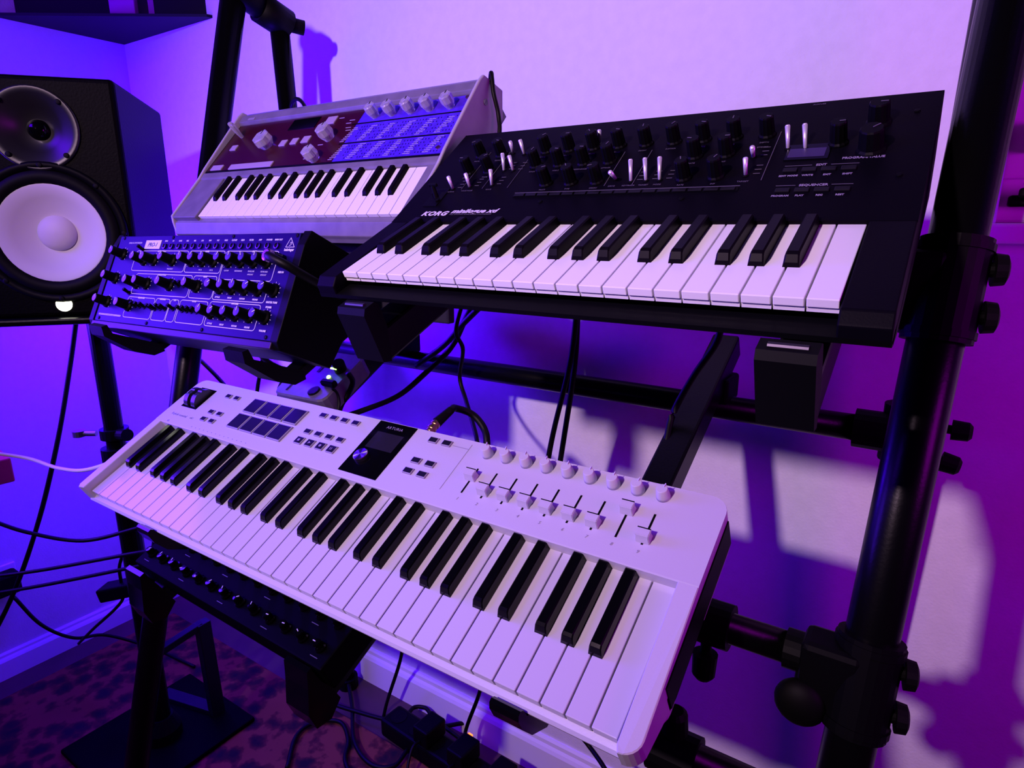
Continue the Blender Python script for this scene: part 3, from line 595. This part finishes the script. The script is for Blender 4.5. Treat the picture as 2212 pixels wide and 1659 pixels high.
b = bmesh.new(); bmesh.ops.create_uvsphere(b, u_segments=20, v_segments=12, radius=.0225); b.transform(Matrix.Translation((-.055, YD-.022, ZD-.036)) @ Matrix.Diagonal((1, .62, 1, 1))); rod(b, (-.055, YD-.010, ZD-.010), (-.055, YD-.020, ZD-.030), .008, 12); sp_('clamp_knob', b, M_RUB, smooth=True); knob_t((-.147, YD-.004, ZD-.015), (0, -.05, -1), .0125, .042)
# low front bar
b = bmesh.new(); rod(b, (-1.13, .51, .655), (-.02, .51, .655), .017, 18); sp_('low_crossbar', b, smooth=True)
b = bmesh.new(); rod(b, (-.175, .51, .655), (-.13, .51, .655), .023, 18); sp_('sleeve', b, M_BLACK); knob_t((-.152, .505, .67), (0, -.1, 1), .0125, .036)
# hidden upper crossbar under the top tier
b = bmesh.new(); rod(b, (-1.10, .690, 1.075), (0, .690, 1.075), .013, 16); sp_('upper_crossbar', b, smooth=True)
# arms that carry the controller keyboard
for xc in (.766, .180):
    b = bmesh.new(); bar(b, Aw(xc, .05, -.060), Aw(xc, .56, -.060), .036, .034, Aw(0, 0, 1)-Aw(0, 0, 0), .003); arm = sp_('support_arm', b)
    b = bmesh.new(); n = 10; pts = [(.060, -.077), (.004, -.070), (-.0130, -.048), (-.0185, -.026), (-.0180, -.012), (-.0150, -.0065), (-.0110, -.0060), (-.0080, -.0100), (-.0078, -.0212), (.012, -.034), (.060, -.0425)]
    loft(b, [[Aw(x, y, z) for y, z in pts] for x in (xc-.034, xc-.031, xc-.007, xc-.004)]); sp_('rubber_lip', b, M_GLOSS, None)
    b = bmesh.new(); p = Aw(xc, .50, -.085); bx(b, p.x-.024, p.x+.024, YC-.028, YC+.028, ZC+.010, ZC+.045, .004); sp_('arm_bracket', b, M_BLACK)
    b = bmesh.new(); bx(b, p.x-.022, p.x+.022, YD-.022, YD+.022, ZD+.006, ZD+.030, .004); sp_('arm_bracket', b, M_BLACK)
# arms under the black synthesizer
def Kw(x, y, z):
    c, s = math.cos(THK), math.sin(THK); return TK+Vector((x, y*c-z*s, y*s+z*c))
for xc in (.421, .040):
    b = bmesh.new(); bar(b, Kw(xc, -.030, -.0625), Kw(xc, .285, -.0625), .034, .034, Kw(0, 0, 1)-Kw(0, 0, 0), .003); sp_('support_arm', b)
    b = bmesh.new(); pts = [(-.030, -.079), (-.040, -.074), (-.041, -.022), (-.037, -.0165), (-.024, -.0165), (-.0195, -.020), (-.0195, -.045)]
    loft(b, [[Kw(x, y, z) for y, z in pts] for x in (xc-.018, xc+.018)]); sp_('rubber_lip', b, M_RUB)
    b = bmesh.new(); rod(b, Kw(xc-.012, -.031, -.0172), Kw(xc+.012, -.031, -.0172), .0026, 10); sp_('lip_rivet', b, mat('rivet', (.10, .09, .11), .5, 1))
# arms under the small synthesizer and the module
def Mw(x, y, z):
    c, s = math.cos(THM), math.sin(THM); return TM+Vector((x, y*c-z*s, y*s+z*c))
for xc in (-.02, .40):
    b = bmesh.new(); bar(b, Mw(xc, -.03, -.078), Mw(xc, .22, -.078), .030, .024, Mw(0, 0, 1)-Mw(0, 0, 0), .003); sp_('support_arm', b)
    b = bmesh.new(); bx(b, TM.x+xc-.016, TM.x+xc+.016, .60, .705, 1.075, 1.110, .003); sp_('arm_bracket', b, M_BLACK)
for xc in (-1.005, -.672):
    b = bmesh.new(); pts = [(.424, .994), (.422, 1.008), (.430, 1.010), (.436, .997), (.505, .970), (.507, .959), (.490, .955), (.465, .964)]
    loft(b, [[(x, y, z) for y, z in pts] for x in (xc-.019, xc+.019)]); sp_('module_bracket', b, M_RUB)
    b = bmesh.new(); bar(b, (xc, .500, .963), (xc, .690, 1.062), .026, .014); sp_('support_arm', b)
b = bmesh.new(); bar(b, (-1.075, .632, 1.078), (-.515, .632, 1.078), .012, .105); sp_('tier_board', b, mat('navy_black_board', (.008, .006, .014), .6))
# ------------------------------------------------------------------ grey signal box on the left arm
G = thing('signal_box', 'small grey metal signal box with green light behind the white keyboard', 'box', Aw(.178, .262, -.0425), (THA, 0, R(3)))
bm = bmesh.new(); pr = rr(-.052, .062, 0, .112, .012, 2); pr = [(x, y) for x, y in pr]
loft(bm, [[(x, y, 0) for x, y in pr], [(x, y, .030) for x, y in pr], [(x*.97, y*.97+.002, .033) for x, y in pr]]); meshobj('case', bm, M_GREY, G)
bm = bmesh.new(); rod(bm, (.040, .072, .03), (.046, .070, .050), .010, 16); kx = meshobj('level_knob', bm, M_RUB, G); meshobj('knob_light', box(.034, .047, .0605, .0620, .044, .0465), M_LEDG, kx)
meshobj('status_light', lathe([(.0034, .032), (.0034, .0345), (.002, .036)], 12), M_LEDG, G, (.031, .052, 0))
meshobj('round_port', lathe([(.0105, .032), (.0105, .0345), (.008, .0350)], 20), M_RUB, G, (.028, .018, 0))
bm = bmesh.new(); bx(bm, .034, .064, .030, .040, .033, .044, .003); meshobj('usb_plug', bm, M_RUB, G)
meshobj('vent_label', box(-.004, .002, .060, .105, .033, .0334), M_RUB, G); meshobj('label_print', box(-.030, -.026, .010, .050, .033, .0334), M_RUB, G)
bm = bmesh.new(); rod(bm, (-.052, .030, .016), (-.066, .030, .018), .006, 12); rod(bm, (-.052, .075, .016), (-.064, .075, .016), .006, 12); meshobj('side_jack', bm, M_DCHROME, G)

# ------------------------------------------------------------------ knobby device on the low tier
TD = Vector((-1.115, .470, .575)); THD = R(26)
D = thing('knobby_synthesizer', 'black device with rows of shiny knobs in shade under the white keyboard', 'synthesizer', TD, (THD, 0, R(-1)))
meshobj('case', box(0, .50, 0, .21, -.05, 0, .003), mat('deep_black', (.0008, .0008, .001), .6, spec=.04), D)
meshobj('wood_back', prism(bmesh.new(), [(.125, -.001), (.125, .020), (.205, .040), (.210, -.01)], .004, .496, .001), M_WOOD, D)
kb = lathe([(.0085, 0), (.0085, .003), (.0065, .005), (.006, .014), (.005, .0155), (.0001, .0158)], 16); kd = bpy.data.meshes.new('knob'); kb.to_mesh(kd); kb.free(); kd.materials.append(M_GLOSS)
pb = box(-.0006, .0006, .001, .006, .0155, .0163); pd = bpy.data.meshes.new('pointer'); pb.to_mesh(pd); pb.free(); pd.materials.append(M_PRINT)
for r_ in range(3):
    for i in range(13):
        k = link('knob', kd, D, (.025+i*.0375, .025+r_*.038, 0)); link('pointer', pd, k, None, (0, 0, R(random.uniform(-130, 130))))
bm = bmesh.new()
for i in range(13):
    for r_ in range(3):
        if (i+r_) % 3 == 0: strip(bm, [(.018+i*.0375, .011+r_*.038), (.032+i*.0375, .011+r_*.038)], .001, .0004)
meshobj('panel_print', bm, M_DIMPR, D)
for xc in (.03, .46):                                        # arm that carries it, part of the stand
    c, s = math.cos(THD), math.sin(THD); q = lambda y, z: TD+Vector((xc, y*c-z*s, y*s+z*c))
    b = bmesh.new(); bar(b, q(-.02, -.068), q(.25, -.068), .034, .032, q(0, 1)-q(0, 0), .003); sp_('support_arm', b)
    b = bmesh.new(); pts = [(-.004, -.086), (-.030, -.098), (-.052, -.085), (-.050, -.055), (-.030, -.020), (-.018, .004), (-.010, .004), (-.006, -.04)]
    loft(b, [[q(y, z)+Vector((dx, 0, 0)) for y, z in pts] for dx in (-.024, -.018, .018, .024)]); sp_('rubber_lip', b, M_GLOSS)

# ------------------------------------------------------------------ corner shelf with things on it
ZS = 1.615
out = [(XW, YW), (XW, YW-.285), (XW+.012, YW-.290), (-1.495, YW-.012), (-1.492, YW)]
bm = bmesh.new(); loft(bm, [[(x, y, z) for x, y in out] for z in (ZS, ZS+.006)]); tag(meshobj('corner_shelf', bm, mat('shelf_black', (.003, .002, .008), .6, spec=.2)), 'dark triangular corner shelf fixed to both walls above the speaker', 'shelf')
for lab, t0, t1, dp in (('black box at the left end of the corner shelf', .02, .52, .030), ('black box at the right end of the corner shelf', .72, .97, .016)):
    p0, p1 = Vector((XW, YW-.285, 0)), Vector((-1.492, YW, 0)); d_ = (p1-p0).normalized(); q_ = Vector((-d_.y, d_.x, 0)); a, c = p0.lerp(p1, t0), p0.lerp(p1, t1)
    nn = .035 if t0 < .5 else .012
    o = meshobj('shelf_device', box(0, (c-a).length, 0, dp, 0, .20, .003), M_BLACK, None, (a.x+q_.x*nn, a.y+q_.y*nn, ZS+.006), (0, 0, math.atan2(d_.y, d_.x))); tag(o, lab, 'box')
# small pale parcels on the shelf edge, magenta light put into their colour
for nm, u0, u1, v, hh, lab in (('shelf_box', 237, 293, 34, .16, 'wider pale box on the corner shelf, magenta light in its colour'), ('shelf_box', 322, 366, 42, .16, 'narrower pale box on the corner shelf, magenta light in its colour')):
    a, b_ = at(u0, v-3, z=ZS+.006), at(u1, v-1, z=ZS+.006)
    o = meshobj(nm, box(0, (b_-a).length, .001, .022, 0, hh, .002), mat('magenta_lit_card', (.34, .02, .26), .7)); o.location = a; o.rotation_euler = (0, 0, math.atan2((b_-a).y, (b_-a).x)); tag(o, lab, 'box', 'boxes on the corner shelf')
# ------------------------------------------------------------------ rug and floor things
m = bpy.data.materials.new('rug_pile'); m.use_nodes = True; nt = m.node_tree; pb_ = nt.nodes['Principled BSDF']; pb_.inputs['Roughness'].default_value = .95
tcn = nt.nodes.new('ShaderNodeTexCoord'); v1 = nt.nodes.new('ShaderNodeTexVoronoi'); v1.inputs['Scale'].default_value = 21; v1.inputs['Randomness'].default_value = .9
n1 = nt.nodes.new('ShaderNodeTexNoise'); n1.inputs['Scale'].default_value = 48; n1.inputs['Detail'].default_value = 6
mx = nt.nodes.new('ShaderNodeMix'); mx.data_type = 'RGBA'; mx.inputs[0].default_value = .5
nt.links.new(tcn.outputs['Object'], v1.inputs['Vector']); nt.links.new(tcn.outputs['Object'], n1.inputs['Vector'])
nt.links.new(v1.outputs['Distance'], mx.inputs[6]); nt.links.new(n1.outputs['Fac'], mx.inputs[7])
cr = nt.nodes.new('ShaderNodeValToRGB'); cr.color_ramp.interpolation = 'EASE'
for i, (p, c) in enumerate(((.30, (.004, .0008, .001)), (.40, (.024, .003, .0008)), (.48, (.080, .016, .003)), (.56, (.18, .055, .012)))):
    e = cr.color_ramp.elements[i] if i < 2 else cr.color_ramp.elements.new(p); e.position = p; e.color = (*c, 1)
nt.links.new(mx.outputs[2], cr.inputs['Fac']); nt.links.new(cr.outputs['Color'], pb_.inputs['Base Color'])
tag(meshobj('patterned_rug', box(-1.80, 1.6, -1.6, .845, 0, .008, .003), m), 'dark red patterned rug spread on the floor under the stand', 'rug')
# ------------------------------------------------------------------ cables
def cable(nm, pts, r, label, m=M_CABLE, cat='cable', group=None):
    b = bmesh.new(); P = [Vector(p) for p in pts]; o = P[0].copy(); tube(b, [p-o for p in P], r, 8, 8)
    c = meshobj(nm, b, m, None, o, smooth=True); return tag(c, label, cat, group)
cable('speaker_cable', [at(165, 690, x=-1.42), at(150, 800, x=-1.44), at(125, 950, x=-1.47), at(85, 1120, x=-1.52), at(30, 1280, x=-1.58), at(-40, 1420, x=-1.62)], .0048, 'black cable hanging down from below the studio monitor')
cable('slack_cable', [at(-30, 1120, x=-1.5), at(60, 1150, x=-1.45), at(180, 1168, x=-1.38), at(300, 1140, x=-1.28), at(360, 1125, x=-1.2)], .0040, 'slack black cable sagging past the left end of the white keyboard')
cable('straight_cable', [at(-30, 1248, x=-1.5), at(100, 1230, x=-1.4), at(280, 1197, x=-1.22), at(330, 1190, x=-1.14)], .0036, 'upper of two straight black cables running to the shaded knobby device')
cable('straight_cable', [at(-30, 1285, x=-1.5), at(100, 1263, x=-1.4), at(290, 1225, x=-1.22), at(340, 1215, x=-1.14)], .0036, 'lower of two straight black cables running to the shaded knobby device')
cable('floor_cable', [at(30, 1290, x=-1.72), at(90, 1350, x=-1.72), at(160, 1378, x=-1.72), at(230, 1372, x=-1.75), at(330, 1400, z=.014), at(420, 1440, z=.014)], .0042, 'black cable curving down the left wall to the floor')
cable('white_cable', [at(-40, 975, x=-1.25), at(60, 990, x=-1.22), at(130, 1012, x=-1.15), at(200, 1012, x=-1.05), Aw(-.026, .10, -.015), Aw(-.026, .16, -.03)], .0030, 'thin white cable reaching the left end of the white keyboard', M_WCABLE)
cable('adapter_cable', [at(268, 1190, x=-1.42), at(258, 1225, x=-1.44), at(262, 1262, x=-1.46), at(262, 1300, x=-1.47), at(200, 1360, x=-1.6), at(170, 1390, x=-1.75)], .0036, 'thin black cable passing through the black power adapter')
for u0, u1, u2, lab in ((1243, 1228, 1190, 'left of two straight black cables hanging behind the black synthesizer'), (1247, 1240, 1216, 'right of two straight black cables hanging behind the black synthesizer')):
    yy = .79 if u1 < 1235 else .81; cable('hanging_cable', [at(u0, 640, y=yy), at(u0, 700, y=yy), at(u1, 800, y=yy), at(u2, 960, y=yy), at(u2-30, 1150, y=yy), at(u2-70, 1450, y=yy+.06)], .0042, lab)
cable('crossed_cable', [at(1050, 650, y=.76), at(1000, 700, y=.78), at(960, 745, y=.80), at(900, 790, y=.82)], .0050, 'black cable sloping left beneath the black synthesizer keys')
cable('crossed_cable', [at(1000, 650, y=.76), at(985, 715, y=.76), at(1000, 755, y=.78), at(993, 815, y=.80), at(1008, 870, y=.78), at(1030, 950, y=.70), at(1030, 1010, y=.66)], .0034, 'thin black cable dropping behind the gold jack plug')
cable('crossed_cable', [at(1030, 640, y=.78), at(1005, 690, y=.80), at(975, 750, y=.82), at(920, 805, y=.80), at(860, 855, y=.76), at(780, 888, y=.70), at(730, 905, y=.66), at(700, 930, y=.64)], .0048, 'thick black cable sweeping down left behind the white keyboard')
pj = thing('jack_cable', 'black cable with gold jack plugged into the back of the white keyboard', 'cable', Aw(.470, YB+.012, -.005))
J0 = Aw(.470, YB+.012, -.005)
b = bmesh.new(); d = (Aw(0, 1, 0)-Aw(0, 0, 0)); rod(b, Vector(), d*.020, .0055, 14); rod(b, d*.004, d*.008, .0066, 14); rod(b, d*.012, d*.016, .0066, 14); meshobj('plug_barrel', b, M_GOLD, pj)
b = bmesh.new(); tube(b, [d*.018, d*.045+Vector((.006, 0, 0)), at(985, 882, y=.66)-J0, at(1020, 895, y=.68)-J0, at(1045, 925, y=.68)-J0, at(1052, 960, y=.67)-J0, at(1050, 1040, y=.66)-J0], .0050, 10); meshobj('cord', b, M_CABLE, pj, smooth=True)
b = bmesh.new(); rod(b, d*.018, d*.045+Vector((.006, 0, 0)), .0072, 12, .0055); meshobj('strain_relief', b, M_RUB, pj)
cable('synth_power_cable', [Mw(.435, .235, -.03), Mw(.452, .245, .004), at(1066, 200, x=-.525), at(1077, 250, x=-.520), at(1078, 300, x=-.515), at(1060, 420, x=-.520)], .0030, 'black cable looping round the right end of the small synthesizer')
cable('synth_loop_cable', [Mw(.035, .236, -.03), at(660, 238, y=.80), at(650, 218, y=.82), at(637, 215, y=.83), at(628, 235, y=.84), at(625, 300, y=.85)], .0036, 'short black cable loop on top of the small synthesizer')
cable('module_cable', [at(555, 700, y=.60), at(553, 750, y=.58), at(580, 782, y=.60), at(625, 803, y=.62), at(640, 806, y=.64)], .0042, 'black cable curving from the synth module to the grey box')
cable('module_drop_cable', [at(574, 720, y=.66), at(565, 790, y=.68), at(555, 850, y=.68), at(550, 960, y=.66)], .0036, 'straight black cable hanging below the synth module')
cable('pole_cable', [at(385, 720, y=.64), at(405, 755, y=.66), at(440, 785, y=.68), at(485, 832, y=.70), at(520, 880, y=.70)], .0040, 'black cable crossing the left upright of the stand')
cable('box_cable', [at(612, 822, y=.655), at(604, 840, y=.65), at(606, 862, y=.65), at(622, 895, y=.64)], .0040, 'black cable looping from the left side of the grey box')
cable('box_drop_cable', [at(752, 806, y=.66), at(762, 825, y=.67), at(752, 852, y=.67), at(735, 882, y=.66), at(728, 930, y=.64)], .0044, 'thick black cable falling from the right side of the grey box')
cable('usb_cable', [at(717, 838, y=.64), at(728, 850, y=.65), at(733, 872, y=.65), at(728, 900, y=.64), at(728, 940, y=.62)], .0024, 'thin black lead from the plug on the grey box')
cable('arm_cable', [at(1560, 700, y=.74), at(1545, 745, y=.74), at(1500, 810, y=.74), at(1455, 890, y=.73), at(1440, 950, y=.71), at(1425, 1010, y=.69), at(1415, 1060, y=.67)], .0042, 'black cable running down beside the right support arm')
bx_ = thing('midi_cable', 'black cable plugged into the upper right of the synth module', 'cable', B.matrix_basis @ Vector((.405, .098, .018)))
q0 = B.matrix_basis @ Vector((.405, .098, .018)); Bl = lambda *p: B.matrix_basis @ Vector(p)-q0
b = bmesh.new(); tube(b, [Vector(), Bl(.411, .096, .024), Bl(.424, .092, .026), Bl(.440, .087, .016), Bl(.449, .082, -.012), Bl(.450, .080, -.06)], .0055, 10); meshobj('cord', b, M_CABLE, bx_, smooth=True)
b = lathe([(.0078, 0), (.0078, .006), (.006, .007)], 16); b.transform(B.rotation_euler.to_matrix().to_4x4()); meshobj('plug_end', b, mat('plug_pink_metal', (.75, .45, .6), .25, 1), bx_)
# loops of cable on the rug
for k, (pl_, lab) in enumerate((
    ([(620, 1659), (640, 1590), (680, 1560), (735, 1560), (752, 1600), (745, 1640), (760, 1680)], 'looped black cable on the rug nearest the stand foot'),
    ([(745, 1440), (760, 1520), (765, 1600), (800, 1650), (850, 1655), (880, 1620)], 'black cable curving across the rug beside the loop'),
    ([(640, 1450), (700, 1510), (780, 1540), (860, 1560), (940, 1570), (1010, 1560)], 'long black cable lying along the edge of the rug'),
    ([(880, 1545), (895, 1528), (920, 1530), (935, 1550), (960, 1570), (1000, 1600)], 'black cable humping beside the power strip'))):
    cable('rug_cable', [at(u, v, z=.016+.006*k) for u, v in pl_], .0048, lab)
for k, (p, q, lab) in enumerate((((865, 1425), (838, 1510), 'left of two taut black leads under the white keyboard'), ((1037, 1492), (1010, 1565), 'right of two taut black leads under the white keyboard'))):
    cable('taut_lead', [at(p[0]+8, p[1]-60, y=.90), at(*p, y=.90), at(*q, y=.91), at(q[0]-10, q[1]+40, y=.90)], .0042, lab)
cable('leaning_lead', [at(1255, 1590, y=.86), at(1275, 1615, y=.86), at(1300, 1650, y=.84), at(1330, 1700, y=.82)], .0042, 'black lead slanting down at the bottom edge below the keyboard')
# power strip with a red light
p = at(1000, 1600, z=.03)
PS = thing('power_strip', 'black power strip with a red light on the floor by the wall', 'power strip', (p.x-.1, p.y-.05, .008), (0, 0, R(-4)))
meshobj('case', box(-.08, .30, -.03, .03, 0, .045, .006), M_BLACK, PS)
lp = at(1015, 1588, z=.054); c_ = Matrix.Rotation(R(4), 3, 'Z') @ (lp-PS.location)
meshobj('red_light', box(c_.x-.006, c_.x+.006, c_.y-.004, c_.y+.004, .044, .048, .001), M_LEDR, PS)
for i in range(5):
    sk = meshobj('socket', lathe([(.019, .044), (.019, .0462), (.017, .0458)], 20), M_RUB, PS, (-.05+i*.06, 0, 0))
for i, x in enumerate((.05, .15, .25)):
    a_ = thing('power_adapter', ('first', 'second', 'third')[i]+' black power adapter from the left plugged into the floor power strip', 'adapter', PS.matrix_basis @ Vector((x, 0, .0465)), (0, 0, R(-4)), 'adapters on the power strip')
    meshobj('case', box(-.022, .022, -.03, .03, 0, .04, .004), M_BLACK, a_); bm = bmesh.new(); tube(bm, [(0, -.03, .012), (0, -.05, .012), (.01, -.075, -.01), (.03, -.10, -.042)], .0032, 8); meshobj('cord', bm, M_CABLE, a_, smooth=True)
# black power adapter hanging on the left, wall socket, red box on a desk corner
ad = thing('hanging_adapter', 'black oblong power adapter hanging at the left below the keyboard', 'adapter', at(262, 1272, x=-1.46), (R(0), R(-14), R(30)))
meshobj('case', box(-.045, .045, -.022, .022, -.016, .016, .004), M_BLACK, ad); meshobj('strain_relief', lathe([(.006, 0), (.004, .02)], 10), M_RUB, ad, (.044, 0, 0), (0, R(90), 0))
so = thing('wall_socket', 'black plug in a wall socket at the left edge', 'socket', (XW, at(8, 1262, x=XW).y-.02, .265))
meshobj('plate', box(0, .008, -.06, .05, -.04, .04, .002), M_TRIM, so); meshobj('plug', box(.008, .05, -.04, .045, -.028, .03, .008), M_RUB, so)
rp = at(34, 1040, x=-1.62)
dk = thing('desk', 'dark desk corner carrying the red box at the left edge', 'desk', (-1.72, -.15, .008))
zt_ = rp.z-.008-.001
meshobj('desk_top', box(-.165, .14, -.5, .40, zt_-.03, zt_, .004), M_BLACK, dk)
for x in (-.145, .12):
    for y in (-.45, .37): meshobj('leg', box(x-.015, x+.015, y-.015, y+.015, 0, zt_-.03, .003), M_BLACK, dk)
rb = meshobj('red_box', box(-.10, 0, -.34, 0, 0, .055, .003), M_REDBOX, None, (rp.x, rp.y, rp.z), (0, 0, R(-6))); tag(rb, 'red box poking in at the left edge of the picture', 'box')
